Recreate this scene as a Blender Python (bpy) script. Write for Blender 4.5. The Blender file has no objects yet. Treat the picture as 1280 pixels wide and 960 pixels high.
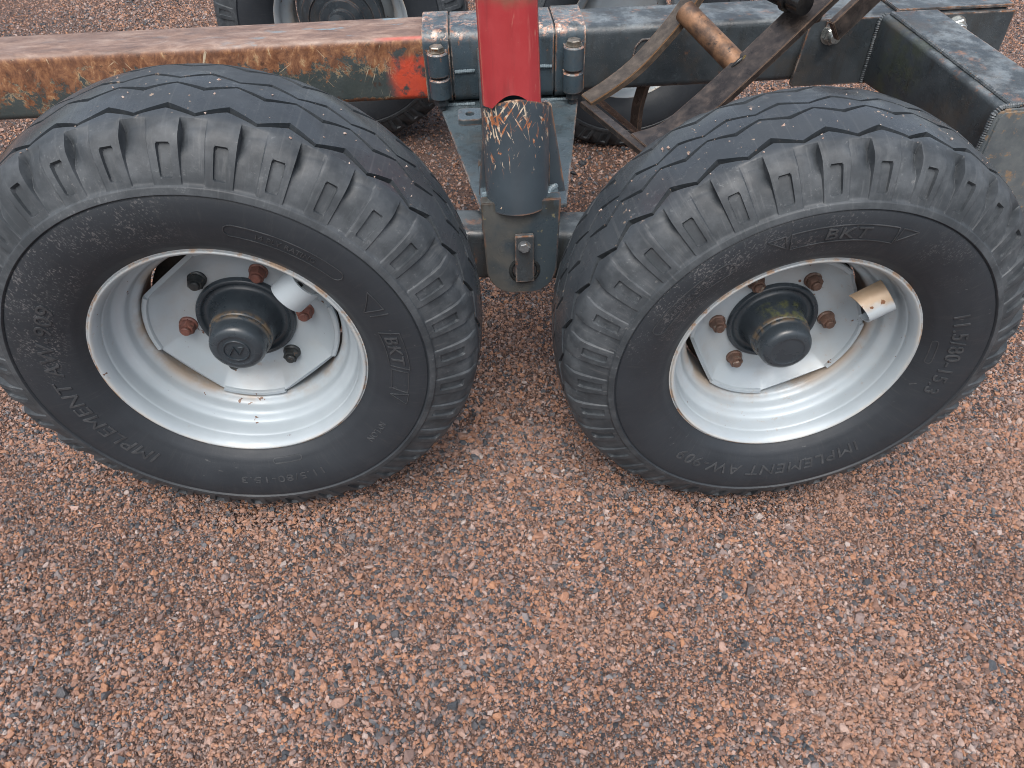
import bpy, bmesh, math, random
import numpy as np
from mathutils import Vector, Matrix, Euler
R_ = math.radians
random.seed(7); rng = np.random.default_rng(11)
scene = bpy.context.scene
COL = scene.collection

# ------------------------------------------------------------------ camera
cd = bpy.data.cameras.new('camera'); cam = bpy.data.objects.new('camera', cd); COL.objects.link(cam)
pt, yw, ro = R_(43.886), R_(6.711), R_(4.382)
fw = Vector((math.sin(yw)*math.cos(pt), math.cos(yw)*math.cos(pt), -math.sin(pt)))
rt = fw.cross(Vector((0, 0, 1))).normalized(); up = rt.cross(fw)
r2 = rt*math.cos(ro)+up*math.sin(ro); u2 = up*math.cos(ro)-rt*math.sin(ro)
M = Matrix.Identity(4)
for i in range(3): M[i][0] = r2[i]; M[i][1] = u2[i]; M[i][2] = -fw[i]
M.translation = Vector((0, -0.8915, 1.2115))
cam.matrix_world = M
cd.sensor_width = 36; cd.lens = 907.16/1280*36; cd.clip_start = .02; cd.clip_end = 400
scene.camera = cam

# ------------------------------------------------------------------ sky and sun (overcast)
SUN_EL, SUN_AZ = 62, 200
w = bpy.data.worlds.new('World'); scene.world = w; w.use_nodes = True
nt = w.node_tree; nt.nodes.clear()
out = nt.nodes.new('ShaderNodeOutputWorld'); bg = nt.nodes.new('ShaderNodeBackground')
sky = nt.nodes.new('ShaderNodeTexSky'); sky.sky_type = 'NISHITA'; sky.sun_disc = False
sky.sun_elevation = R_(SUN_EL); sky.sun_rotation = R_(SUN_AZ); sky.dust_density = 6; sky.air_density = 1.2; sky.ozone_density = 1
hs = nt.nodes.new('ShaderNodeHueSaturation'); hs.inputs['Saturation'].default_value = .60
nt.links.new(sky.outputs[0], hs.inputs['Color']); nt.links.new(hs.outputs[0], bg.inputs[0]); bg.inputs[1].default_value = .15
nt.links.new(bg.outputs[0], out.inputs[0])
sd = bpy.data.lights.new('sun', 'SUN'); sd.energy = 1.0; sd.angle = R_(50); sd.color = (1, .98, .96)
so = bpy.data.objects.new('sun', sd); COL.objects.link(so)
az, el = R_(SUN_AZ), R_(SUN_EL)
sv = Vector((math.sin(az)*math.cos(el), math.cos(az)*math.cos(el), math.sin(el)))
so.rotation_euler = sv.to_track_quat('Z', 'Y').to_euler()
scene.view_settings.view_transform = 'Standard'; scene.view_settings.look = 'None'
scene.view_settings.exposure = 0.68; scene.view_settings.gamma = 1; scene.view_settings.use_curve_mapping = False
scene.cycles.use_denoising = True; scene.cycles.denoising_prefilter = 'ACCURATE'; scene.cycles.filter_width = 1.0; scene.cycles.max_bounces = 6

# ------------------------------------------------------------------ node helper
class NT:
    def __init__(s, name):
        s.m = bpy.data.materials.new(name); s.m.use_nodes = True
        s.t = s.m.node_tree; s.b = s.t.nodes['Principled BSDF']
        s.tc = s.t.nodes.new('ShaderNodeTexCoord'); s.P = s.tc.outputs['Object']
    def set(s, n, k, v):
        if v is None: return
        if isinstance(v, bpy.types.NodeSocket): s.t.links.new(v, n.inputs[k])
        else:
            if isinstance(v, tuple) and len(v) == 3 and n.inputs[k].type == 'RGBA': v = (*v, 1)
            n.inputs[k].default_value = v
    def map(s, scale=(1, 1, 1), rot=(0, 0, 0), v=None, loc=(0, 0, 0)):
        if any(rot):        # turn first, then stretch
            q = s.t.nodes.new('ShaderNodeMapping'); s.set(q, 'Vector', v or s.P); q.inputs['Rotation'].default_value = rot; v = q.outputs[0]
        n = s.t.nodes.new('ShaderNodeMapping'); s.set(n, 'Vector', v or s.P); n.inputs['Scale'].default_value = scale
        n.inputs['Location'].default_value = loc; return n.outputs[0]
    def noise(s, sc, det=4, rough=.55, v=None, dist=0, color=False):
        n = s.t.nodes.new('ShaderNodeTexNoise'); s.set(n, 'Vector', v or s.P); n.inputs['Scale'].default_value = sc
        n.inputs['Detail'].default_value = det; n.inputs['Roughness'].default_value = rough; n.inputs['Distortion'].default_value = dist
        return n.outputs['Color' if color else 'Fac']
    def vor(s, sc, feat='F1', v=None, o='Distance', rnd=1):
        n = s.t.nodes.new('ShaderNodeTexVoronoi'); n.feature = feat; s.set(n, 'Vector', v or s.P); n.inputs['Scale'].default_value = sc
        n.inputs['Randomness'].default_value = rnd; return n.outputs[o]
    def math(s, op, a, b=None, c=None, clamp=False):
        n = s.t.nodes.new('ShaderNodeMath'); n.operation = op; n.use_clamp = clamp
        s.set(n, 0, a); s.set(n, 1, b); s.set(n, 2, c); return n.outputs[0]
    def step(s, x, lo, hi, a=0., b=1.):
        n = s.t.nodes.new('ShaderNodeMapRange'); n.interpolation_type = 'SMOOTHSTEP'; s.set(n, 0, x)
        n.inputs[1].default_value = lo; n.inputs[2].default_value = hi; n.inputs[3].default_value = a; n.inputs[4].default_value = b
        return n.outputs[0]
    def mix(s, f, a, b):
        n = s.t.nodes.new('ShaderNodeMix'); n.data_type = 'RGBA'; s.set(n, 0, f)
        for k, v in ((6, a), (7, b)): s.set(n, k, v)
        return n.outputs[2]
    def ramp(s, x, stops, interp='LINEAR'):
        n = s.t.nodes.new('ShaderNodeValToRGB'); s.set(n, 0, x); n.color_ramp.interpolation = interp
        e = n.color_ramp.elements
        while len(e) < len(stops): e.new(.5)
        for q, (p, c) in zip(e, stops): q.position = p; q.color = (*c, 1)
        return n.outputs[0]
    def xyz(s, v=None):
        n = s.t.nodes.new('ShaderNodeSeparateXYZ'); s.set(n, 0, v or s.P); return n.outputs
    def bump(s, h, st=.3, d=.001, nrm=None):
        n = s.t.nodes.new('ShaderNodeBump'); s.set(n, 'Height', h); n.inputs['Strength'].default_value = st
        n.inputs['Distance'].default_value = d
        if nrm: s.set(n, 'Normal', nrm)
        return n.outputs[0]
    def edge(s, rad=.004):
        b = s.t.nodes.new('ShaderNodeBevel'); b.samples = 4; b.inputs[0].default_value = rad
        g = s.t.nodes.new('ShaderNodeNewGeometry')
        d = s.t.nodes.new('ShaderNodeVectorMath'); d.operation = 'DOT_PRODUCT'
        s.t.links.new(b.outputs[0], d.inputs[0]); s.t.links.new(g.outputs['Normal'], d.inputs[1])
        return s.math('SUBTRACT', 1., d.outputs['Value'], clamp=True)
    def fin(s, col=None, rough=None, metal=None, nrm=None, spec=None, coat=None):
        for k, v in (('Base Color', col), ('Roughness', rough), ('Metallic', metal), ('Normal', nrm), ('Specular IOR Level', spec), ('Coat Weight', coat)):
            s.set(s.b, k, v)
        return s.m

RUST = (.16, .055, .022); RUST2 = (.30, .13, .055); TAN = (.45, .30, .17)

def m_paint(name, base=(.034, .043, .050), base2=(.050, .062, .071), wear=1.0, rust=.5, rough=.33, topworn=0, chips=0, moss=0):
    n = NT(name)
    c = n.mix(n.step(n.noise(9), .35, .7), base, base2)
    c = n.mix(n.step(n.noise(40, 5, .7), .55, .75, 0, .4), c, (.10, .125, .14))
    g = n.noise(70, 6, .7)
    if topworn:
        nn = n.t.nodes.new('ShaderNodeNewGeometry'); nz = n.xyz(nn.outputs['Normal'])[2]
        tw = n.math('MULTIPLY', n.step(nz, .4, .9), n.step(n.noise(14, 6, .7), .42, .62, 0, topworn))
        c = n.mix(tw, c, n.mix(n.noise(50, 4), (.10, .125, .142), (.17, .19, .20)))
        c = n.mix(n.math('MULTIPLY', n.step(nz, .3, .9), n.step(n.noise(23, 8, .75), .55, .68, 0, .8)), c, (.24, .13, .085))
    if moss:
        yy = n.xyz()[1]; mk = n.math('MULTIPLY', n.step(n.math('ABSOLUTE', n.math('SUBTRACT', yy, .70)), .03, .12, 1, 0), n.step(n.noise(20, 6, .7), .42, .6))
        c = n.mix(n.math('MULTIPLY', mk, .5), c, (.060, .072, .035))
    gr = n.step(n.noise(1, 6, .68, n.map((34, 34, 7))), .5, .68, 0, .5); c = n.mix(gr, c, (.030, .028, .025))
    br = n.step(n.noise(6, 6, .7, n.map(loc=(5, 2, 1))), .52, .72, 0, .55); c = n.mix(br, c, (.085, .070, .055))
    em = n.edge(.006)
    e = n.math('MULTIPLY', n.math('MULTIPLY', n.step(n.math('ADD', em, n.math('MULTIPLY', n.noise(60, 5, .7), .35)), .24, .36), wear*.85), n.step(n.noise(17, 3, .6), .42, .58, .12, 1))
    c = n.mix(e, c, n.mix(n.step(g, .4, .6), RUST2, (.36, .30, .26)))
    r = n.math('MULTIPLY', n.step(n.noise(26, 8, .72), .62, .68), rust)
    c = n.mix(r, c, n.mix(g, RUST, RUST2))
    if chips:
        nn2 = n.t.nodes.new('ShaderNodeNewGeometry'); nz2 = n.xyz(nn2.outputs['Normal'])[2]
        ck = n.math('MULTIPLY', n.step(nz2, .12, .5), n.step(n.noise(48, 7, .75), .50, .56))
        ck = n.math('MULTIPLY', ck, n.step(n.noise(10, 3), .4, .6, .25, 1))
        c = n.mix(ck, c, n.ramp(n.noise(75, 4), [(.35, (.16, .06, .035)), (.5, (.40, .22, .15)), (.65, (.52, .44, .38))]))
    sp = n.step(n.vor(420), .12, .2, 1, 0)
    sp = n.math('MULTIPLY', sp, n.step(n.noise(30), .5, .65))
    c = n.mix(n.math('MULTIPLY', sp, .45), c, (.35, .36, .36))
    h = n.math('ADD', n.math('MULTIPLY', n.noise(160, 3), .6), n.math('MULTIPLY', n.step(n.vor(220), .1, .35, 1, 0), .5))
    ro_ = n.math('ADD', n.step(n.noise(18, 5), .3, .7, rough-.1, rough+.2), n.math('MULTIPLY', r, .3))
    return n.fin(c, ro_, 0, n.bump(h, .35, .0015))

def m_beam_rusty():
    n = NT('rusty_scraped_blue_paint')
    x, y, z = n.xyz()
    c = n.mix(n.noise(12), (.030, .044, .050), (.055, .066, .062))
    nn = n.t.nodes.new('ShaderNodeNewGeometry'); nz = n.xyz(nn.outputs['Normal'])[2]
    s1 = n.math('ADD', n.math('MULTIPLY', n.noise(1, 7, .7, n.map((26, 26, 12), (0, R_(-10), 0)), 1.6), .22), n.math('MULTIPLY', n.noise(24, 9, .78, None, .3), .78))
    s2 = n.noise(1, 5, .6, n.map((95, 60, 14), (0, R_(28), 0)))
    hz = n.math('ADD', n.math('MULTIPLY', n.math('SUBTRACT', z, .165), 2.3), n.math('MULTIPLY', n.step(z, .108, .092), n.step(x, -.42, -.36, 0, .25)))
    lx = n.step(x, -.62, -.36, .05, .0)
    f = n.math('ADD', n.math('ADD', s1, n.math('MULTIPLY', n.math('SUBTRACT', s2, .5), .14)), n.math('ADD', hz, lx))
    k = n.step(n.math('ADD', f, n.math('MULTIPLY', n.math('SUBTRACT', n.noise(70, 5, .7), .5), .22)), .49, .54)
    rc = n.ramp(n.noise(1, 8, .75, n.map((44, 44, 26), (0, R_(-14), 0)), .5), [(.30, (.055, .028, .018)), (.46, (.14, .062, .034)), (.57, (.24, .115, .058)), (.68, (.42, .30, .17))])
    c = n.mix(k, c, rc)
    edgek = n.math('MULTIPLY', n.step(n.math('ABSOLUTE', n.math('SUBTRACT', f, .50)), .0, .018, 1, 0), n.step(n.noise(13, 3), .45, .62, 0, .75))
    c = n.mix(edgek, c, (.42, .33, .2))
    scr = n.step(n.noise(1, 3, .5, n.map((170, 170, 9), (0, R_(-24), 0))), .68, .72)
    scr = n.math('MULTIPLY', scr, n.step(n.noise(7), .45, .6))
    c = n.mix(n.math('MULTIPLY', scr, .8), c, (.5, .45, .33))
    for rt_, th_ in ((R_(38), .70), (R_(8), .71), (R_(-58), .72)):
        q = n.math('MULTIPLY', n.step(n.noise(1, 2, .5, n.map((210, 210, 12), (0, rt_, 0))), th_, th_+.03), n.step(n.noise(9, 2, .5, n.map(loc=(rt_*7, 0, 0))), .5, .6))
        c = n.mix(n.math('MULTIPLY', q, .75), c, (.46, .36, .24))
    c = n.mix(n.step(n.noise(34, 6, .7), .60, .66, 0, .7), c, (.05, .028, .02))
    # orange-red paint left next to the clamp
    a = n.math('ADD', x, n.math('MULTIPLY', n.math('SUBTRACT', n.noise(16, 5), .5), .10))
    ork = n.math('MULTIPLY', n.step(a, -.285, -.235), n.step(n.noise(24, 6, .7), .34, .48))
    ork = n.math('MULTIPLY', ork, n.step(n.math('ADD', z, n.math('MULTIPLY', n.noise(25, 4), .05)), .225, .195))
    c = n.mix(n.math('MULTIPLY', ork, .95), c, n.mix(n.noise(40), (.55, .075, .03), (.42, .05, .03)))
    # worn top
    tp = n.step(nz, .35, .8)
    tc = n.ramp(n.noise(1, 7, .7, n.map((15, 42, 42)), .4), [(.3, (.10, .065, .055)), (.5, (.19, .125, .10)), (.68, (.30, .22, .18))])
    tb = n.math('MULTIPLY', n.step(n.noise(1, 5, .65, n.map((10, 34, 30))), .57, .66), n.step(x, -.75, -.3, .15, .9))
    tc = n.mix(tb, tc, (.17, .24, .28))
    rd = n.math('MULTIPLY', n.step(a, -.31, -.26), n.step(nz, .95, .75))
    tc = n.mix(n.math('MULTIPLY', rd, .8), tc, (.45, .09, .07))
    c = n.mix(tp, c, tc)
    h = n.math('ADD', n.math('MULTIPLY', k, .5), n.noise(140, 4))
    return n.fin(c, n.step(n.noise(25), .3, .7, .38, .68), 0, n.bump(h, .4, .0015))

def m_red():
    n = NT('scuffed_red_paint'); x, y, z = n.xyz()
    c = n.mix(n.noise(10, 5), (.30, .026, .032), (.40, .052, .056))
    c = n.mix(n.step(n.noise(1, 5, .6, n.map((30, 30, 6))), .55, .75, 0, .35), c, (.45, .12, .12))
    dirt = n.step(n.math('ADD', z, n.math('MULTIPLY', n.noise(22, 5), .07)), .485, .52)
    c = n.mix(n.math('MULTIPLY', dirt, .85), c, n.mix(n.noise(60), (.10, .07, .045), (.2, .14, .09)))
    c = n.mix(n.step(n.noise(1, 5, .65, n.map((45, 45, 5))), .5, .7, 0, .5), c, (.20, .03, .032))
    c = n.mix(n.step(n.noise(1, 5, .65, n.map((70, 70, 7), loc=(3, 0, 0))), .58, .7, 0, .45), c, (.46, .16, .14))
    sc = n.math('MULTIPLY', n.step(n.noise(1, 4, .6, n.map((120, 120, 14), (0, R_(-8), 0))), .62, .68), n.step(n.noise(11), .42, .56))
    c = n.mix(n.math('MULTIPLY', sc, .8), c, (.55, .38, .28))
    e = n.math('MULTIPLY', n.step(n.math('ADD', n.edge(.008), n.math('MULTIPLY', n.noise(90, 5, .7), .4)), .26, .34), .9)
    c = n.mix(e, c, (.48, .30, .2))
    return n.fin(c, n.step(n.noise(20), .3, .7, .3, .5), 0, n.bump(n.noise(120, 4), .2, .001))

def m_socket():
    n = NT('scratched_blue_grey_paint'); x, y, z = n.xyz()
    c = n.mix(n.step(n.noise(8), .35, .7), (.045, .06, .074), (.062, .082, .10))
    zb = n.math('ADD', n.step(z, .13, .31, -.10, .085), n.step(x, .03, -.05, -.02, .035))
    sc = None
    for rot_, sx, sz_, th_ in ((R_(30), 110, 11, .655), (R_(-34), 130, 10, .655), (R_(8), 170, 14, .67)):
        q = n.step(n.math('ADD', n.noise(1, 4, .6, n.map((sx, sx, sz_), (0, rot_, 0)), .7), zb), th_, th_+.025)
        sc = q if sc is None else n.math('MAXIMUM', sc, q)
    c = n.mix(sc, c, n.mix(n.step(n.noise(60), .42, .58), (.34, .13, .06), (.60, .50, .38)))
    e = n.math('MULTIPLY', n.step(n.math('ADD', n.edge(.006), n.math('MULTIPLY', n.noise(80, 5), .4)), .27, .36), n.step(n.noise(19, 3), .42, .6, .1, .8))
    c = n.mix(e, c, (.34, .17, .09))
    return n.fin(c, n.step(n.noise(18), .3, .7, .25, .42), 0, n.bump(n.noise(120, 3), .2, .001))

def m_rim():
    n = NT('silver_grey_rim_paint'); x, y, z = n.xyz()
    rr = n.math('SQRT', n.math('ADD', n.math('MULTIPLY', x, x), n.math('MULTIPLY', z, z)))
    info = n.t.nodes.new('ShaderNodeObjectInfo'); ov = n.map(loc=(0, 0, 0))
    ad = n.t.nodes.new('ShaderNodeVectorMath'); ad.operation = 'ADD'; n.t.links.new(n.P, ad.inputs[0]); n.t.links.new(info.outputs['Location'], ad.inputs[1])
    V = ad.outputs[0]
    c = n.mix(n.step(n.noise(7, 4, .5, V), .35, .7), (.31, .36, .395), (.37, .425, .465))
    c = n.mix(n.step(n.noise(260, 2, .5, V), .5, .8, 0, .10), c, (.30, .34, .37))
    # grime in the well
    g = n.math('MULTIPLY', n.step(rr, .172, .16), n.step(y, .07, .10))
    c = n.mix(n.math('MULTIPLY', g, n.step(n.noise(14, 5, .6, V), .4, .7, .0, .4)), c, (.27, .25, .22))
    # rust stain at the weld of the disc
    st = n.math('MULTIPLY', n.math('MULTIPLY', n.step(rr, .1585, .1600), n.step(rr, .180, .164)), n.step(n.noise(9, 5, .65, V), .40, .62))
    st = n.math('MULTIPLY', st, n.step(y, .060, .080))
    c = n.mix(n.math('MULTIPLY', st, .7), c, (.23, .145, .07))
    # flange rust
    fl = n.math('MULTIPLY', n.step(rr, .2098, .2118), n.step(n.noise(30, 6, .7, V), .47, .60))
    c = n.mix(fl, c, n.mix(n.noise(120, 3), RUST, (.34, .20, .10)))
    fl2 = n.step(rr, .2055, .2085); c = n.mix(n.math('MULTIPLY', fl2, n.step(n.noise(15, 4, .6, V), .4, .7, .1, .5)), c, (.55, .50, .42))
    dst = n.math('MULTIPLY', n.step(n.noise(9, 6, .7, V), .5, .75, 0, .3), 1.); c = n.mix(dst, c, (.36, .35, .33))
    tl = n.math('MULTIPLY', n.step(n.noise(70, 5, .7, V), .60, .68), n.step(n.noise(6, 2, .5, V), .5, .6)); c = n.mix(n.math('MULTIPLY', tl, .35), c, (.30, .20, .12))
    # chips
    ch = n.step(n.math('ADD', n.noise(55, 3, .55, V), n.math('MULTIPLY', n.noise(11, 1, .5, V), .25)), .845, .862)
    c = n.mix(ch, c, n.mix(n.noise(150), (.05, .028, .02), (.16, .075, .04)))
    return n.fin(c, n.step(n.noise(30, 3, .5, V), .3, .7, .36, .52), .12, n.bump(n.noise(120, 3, .5, V), .12, .0008))

def m_rubber(name, ang=None, seed=0.):
    n = NT(name); x, y, z = n.xyz()
    rr = n.math('SQRT', n.math('ADD', n.math('MULTIPLY', x, x), n.math('MULTIPLY', z, z)))
    V = n.map(loc=(seed, seed*.7, 0))
    inner = n.mix(n.noise(14, 5, .6, V), (.0145, .0185, .0235), (.028, .034, .042))
    outer = n.mix(n.step(n.noise(22, 6, .65, V), .35, .7), (.027, .033, .039), (.060, .069, .078))
    k = n.step(rr, .3145, .319)
    c = n.mix(k, inner, outer)
    # crown: darker, wet
    cr = n.step(rr, .393, .400)
    c = n.mix(cr, c, n.mix(n.noise(18, 4, .6, V), (.027, .033, .040), (.050, .059, .068)))
    # grit and dried mud on the tread
    sp = n.math('MULTIPLY', n.step(n.noise(75, 3, .6, V), .665, .70), n.step(n.noise(9, 2, .5, V), .45, .6))
    sp = n.math('MULTIPLY', sp, cr)
    c = n.mix(n.math('MULTIPLY', sp, .75), c, (.33, .25, .19))
    # pale dusty rub marks on the lug zone
    d = n.math('MULTIPLY', n.step(n.noise(120, 6, .75, V), .56, .68), n.step(n.noise(11, 3, .5, V), .42, .66))
    c = n.mix(n.math('MULTIPLY', n.math('MULTIPLY', d, k), .40), c, (.19, .205, .215))
    # scuffed sectors on the sidewall
    if ang:
        at = n.math('ARCTAN2', z, x)
        m = None
        for a0, wd, amt in ang:
            df = n.math('ARCCOSINE', n.math('COSINE', n.math('SUBTRACT', at, R_(a0))))
            q = n.step(n.math('ADD', df, n.math('MULTIPLY', n.noise(18, 3), R_(30))), R_(wd*.45+10), R_(wd+15), amt, 0)
            m = q if m is None else n.math('MAXIMUM', m, q)
        tx = n.step(n.math('ADD', n.noise(1, 5, .65, n.map((420, 160, 230), (0, .6, 0))), n.math('MULTIPLY', n.noise(26, 3), .34)), .735, .80)
        tx = n.math('MULTIPLY', tx, n.math('MULTIPLY', n.step(rr, .225, .255), n.step(rr, .318, .312)))
        c = n.mix(n.math('MULTIPLY', n.math('MULTIPLY', tx, m), .34), c, (.28, .27, .27))
    at2 = n.math('ARCTAN2', z, x); cv = n.t.nodes.new('ShaderNodeCombineXYZ'); n.set(cv, 0, n.math('MULTIPLY', at2, 60)); n.set(cv, 1, n.math('MULTIPLY', rr, 22)); n.set(cv, 2, seed)
    rad = n.step(n.noise(1, 5, .65, cv.outputs[0]), .52, .72, 0, .35)
    c = n.mix(rad, c, n.mix(k, (.048, .050, .052), (.105, .112, .118)))
    dk = n.math('MULTIPLY', n.step(n.noise(17, 5, .65, V), .55, .72), k); c = n.mix(n.math('MULTIPLY', dk, .5), c, (.024, .028, .033))
    sc = n.math('MULTIPLY', n.step(n.noise(1, 2, .5, n.map((240, 30, 70), (0, 1.1, 0), loc=(seed, 0, 0))), .71, .74), n.step(n.noise(6, 2, .5, V), .5, .62))
    c = n.mix(n.math('MULTIPLY', sc, .3), c, (.2, .2, .2))
    h = n.math('ADD', n.math('MULTIPLY', n.noise(420, 3), .5), n.noise(90, 4))
    ro_ = n.mix(k, n.step(n.noise(16, 4), .3, .7, .46, .6), n.step(n.noise(14, 4), .3, .7, .50, .66))
    ro_ = n.mix(cr, ro_, n.step(n.noise(10, 5, .6, V), .38, .62, .16, .50))
    return n.fin(c, ro_, 0, n.bump(h, .32, .0007), .4)

def m_simple(name, a, b, rough=(.35, .6), sc=25, bump=.25, metal=0., spots=None, sp_lo=.6):
    n = NT(name); c = n.mix(n.step(n.noise(sc, 6, .65), .35, .68), a, b)
    if spots: c = n.mix(n.step(n.noise(sc*1.7, 5, .7), sp_lo, sp_lo+.08), c, spots)
    return n.fin(c, n.step(n.noise(sc*1.3, 4), .3, .7, *rough), metal, n.bump(n.noise(sc*8, 4), bump, .001))

def m_hub():
    n = NT('black_hub_paint'); x, y, z = n.xyz()
    c = n.mix(n.noise(20, 4), (.020, .027, .034), (.040, .052, .063))
    ring = n.step(n.math('ABSOLUTE', n.math('SUBTRACT', y, .062)), .003, .010, 1, 0)
    c = n.mix(n.math('MULTIPLY', ring, n.step(n.noise(60, 5, .7), .4, .55)), c, (.10, .075, .05))
    return n.fin(c, n.step(n.noise(30, 4), .3, .7, .18, .42), 0, n.bump(n.noise(90, 4), .25, .001))

def m_hub_moss():
    n = NT('mossy_black_hub_paint'); x, y, z = n.xyz()
    c = n.mix(n.noise(20, 4), (.020, .027, .034), (.040, .052, .063))
    ring = n.step(n.math('ABSOLUTE', n.math('SUBTRACT', y, .062)), .003, .010, 1, 0)
    c = n.mix(n.math('MULTIPLY', ring, n.step(n.noise(60, 5, .7), .4, .55)), c, (.10, .075, .05))
    mo = n.math('MULTIPLY', n.step(z, .030, .046), n.step(n.noise(70, 6, .7), .47, .60))
    mo = n.math('MULTIPLY', mo, n.math('MULTIPLY', n.step(y, .058, .066), n.step(y, .108, .098)))
    c = n.mix(n.math('MULTIPLY', mo, .6), c, (.12, .13, .045))
    return n.fin(c, n.step(n.noise(30, 4), .3, .7, .18, .42), 0, n.bump(n.noise(90, 4), .3, .001))

def m_pivot():
    n = NT('oily_grey_pivot_paint'); x, y, z = n.xyz()
    c = n.mix(n.noise(9, 4), (.028, .042, .053), (.048, .066, .080))
    mo = n.step(n.math('ADD', n.noise(14, 5, .6), n.step(x, -.06, .06, .10, -.12)), .42, .68)
    c = n.mix(n.math('MULTIPLY', mo, .75), c, n.mix(n.noise(50, 5), (.066, .070, .066), (.120, .118, .106)))
    dk = n.math('MULTIPLY', n.step(z, .09, .12), n.step(n.noise(1, 4, .6, n.map((50, 50, 16))), .45, .6))
    c = n.mix(n.math('MULTIPLY', dk, .6), c, (.028, .024, .016))
    sp = n.math('MULTIPLY', n.step(n.noise(90, 3), .68, .72), .5); c = n.mix(sp, c, (.25, .22, .12))
    e = n.math('MULTIPLY', n.step(n.math('ADD', n.edge(.005), n.math('MULTIPLY', n.noise(80, 5), .4)), .28, .38), n.step(n.noise(19, 3), .42, .6, .1, .8))
    c = n.mix(e, c, (.24, .12, .07))
    return n.fin(c, n.step(n.noise(22), .3, .7, .26, .46), 0, n.bump(n.math('ADD', n.noise(110, 4), n.step(n.vor(160), .1, .3, .5, 0)), .3, .0012))

def m_tine(nm, dark, mid, lite, edgec, rough=(.28, .5)):
    n = NT(nm)
    c = n.ramp(n.noise(38, 7, .7), [(.32, dark), (.52, mid), (.72, lite)])
    e = n.step(n.math('ADD', n.edge(.003), n.math('MULTIPLY', n.noise(70, 5), .3)), .2, .34)
    c = n.mix(n.math('MULTIPLY', e, .7), c, edgec)
    c = n.mix(n.step(n.noise(11, 5, .6), .56, .66, 0, .7), c, dark)
    return n.fin(c, n.step(n.noise(25), .3, .7, *rough), .35, n.bump(n.noise(150, 5), .35, .0008))

MAT = dict(
    steel=m_paint('dark_blue_grey_paint', topworn=.6), steel_top=m_paint('worn_blue_grey_paint', wear=1.1, rust=.35, topworn=1.), steel_moss=m_paint('mossy_blue_grey_paint', wear=1.1, rust=.35, topworn=1., moss=1),
    clamp=m_paint('chipped_blue_grey_paint', (.036, .055, .07), (.05, .075, .095), 1.2, .75, .28, 1., 1), plate=m_paint('wet_blue_grey_paint', (.06, .085, .10), (.085, .115, .135), .8, .15, .2),
    dark=m_paint('dark_grey_paint', (.022, .029, .036), (.032, .041, .05), .5, .15, .3),
    beam=m_beam_rusty(), red=m_red(), socket=m_socket(), rim=m_rim(), hub=m_hub(), hubmoss=m_hub_moss(), pivot=m_pivot(), tine=m_tine('worn_brown_steel', (.042, .036, .031), (.095, .078, .063), (.17, .138, .11), (.30, .155, .065)), tinedk=m_tine('dark_scraped_steel', (.018, .016, .016), (.05, .042, .038), (.11, .085, .07), (.22, .15, .11), (.2, .42)),
    rubL=m_rubber('tyre_rubber_scuffed', [(150, 42, 1.), (108, 26, .7)], 0.), rubR=m_rubber('tyre_rubber_scratched', [(38, 34, .9), (75, 26, .6), (122, 20, .35)], 3.1),
    rubT=m_simple('dusty_highlit_rubber', (.026, .030, .035), (.054, .059, .065), (.42, .58), 40, .2),  # paler colour paints in the light raised edges catch, plus slight dust
    rubF=m_rubber('tyre_rubber_plain', None, 6.),
    nutred=m_simple('rusty_red_nut', (.11, .045, .036), (.19, .080, .06), (.45, .7), 60, .4, 0, (.06, .03, .02), .56),
    nutblk=m_simple('black_nut', (.02, .024, .026), (.045, .05, .052), (.3, .5), 60, .4, .3, (.14, .09, .06), .6),
    nutbrn=m_simple('rusty_brown_nut', (.085, .052, .04), (.17, .10, .075), (.45, .7), 60, .4, .2, (.20, .17, .14), .58),
    zinc=m_simple('zinc_bolt', (.42, .44, .43), (.60, .62, .60), (.22, .4), 40, .2, .9, (.25, .17, .09), .66),
    bolt=m_simple('greasy_bolt', (.16, .15, .13), (.32, .29, .25), (.25, .45), 50, .3, .7, (.20, .10, .05), .55),
    boltdk=m_simple('dull_bolt', (.10, .11, .12), (.18, .19, .20), (.35, .5), 50, .3, .3, (.2, .15, .1), .6),
    drum=m_simple('dirty_brown_drum', (.010, .009, .008), (.035, .024, .017), (.5, .8), 20, .4),
    weld=m_simple('weld_bead', (.055, .066, .074), (.12, .135, .145), (.3, .5), 80, .5, .2, (.22, .11, .05), .6),
    weldl=m_simple('painted_weld', (.11, .15, .175), (.19, .24, .27), (.2, .35), 60, .3),
    tube=m_simple('rusty_tube_steel', (.055, .035, .026), (.26, .14, .075), (.35, .6), 22, .4, .2, (.02, .016, .014), .6),
    black=m_simple('oily_black_steel', (.008, .008, .009), (.02, .02, .02), (.1, .3), 40, .3, .2, (.22, .15, .03), .64),
    rubberpad=m_simple('black_rubber_pad', (.008, .008, .008), (.016, .016, .016), (.35, .5), 40),
    socketend=m_simple('dull_rust_stained_steel', (.075, .09, .10), (.12, .135, .14), (.4, .6), 18, .4, 0, (.21, .15, .10), .55),
    grease=m_simple('yellow_grease', (.35, .25, .05), (.5, .40, .12), (.2, .4), 60),
)

def m_guard():
    n = NT('rust_stained_guard_paint'); x, y, z = n.xyz()
    c = n.mix(n.noise(12, 3), (.42, .48, .52), (.50, .57, .61))
    a = n.math('ADD', n.math('SUBTRACT', z, n.math('MULTIPLY', x, .35)), n.math('MULTIPLY', n.noise(35, 5), .03))
    c = n.mix(n.step(a, .072, .090, 0, .85), c, n.mix(n.noise(60, 4), (.30, .17, .07), (.40, .29, .17)))
    c = n.mix(n.step(n.noise(60, 4), .66, .69), c, (.16, .07, .03))
    return n.fin(c, .45, .1, n.bump(n.noise(150, 3), .2, .0008))
MAT['guard_rusty'] = m_guard()

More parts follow.
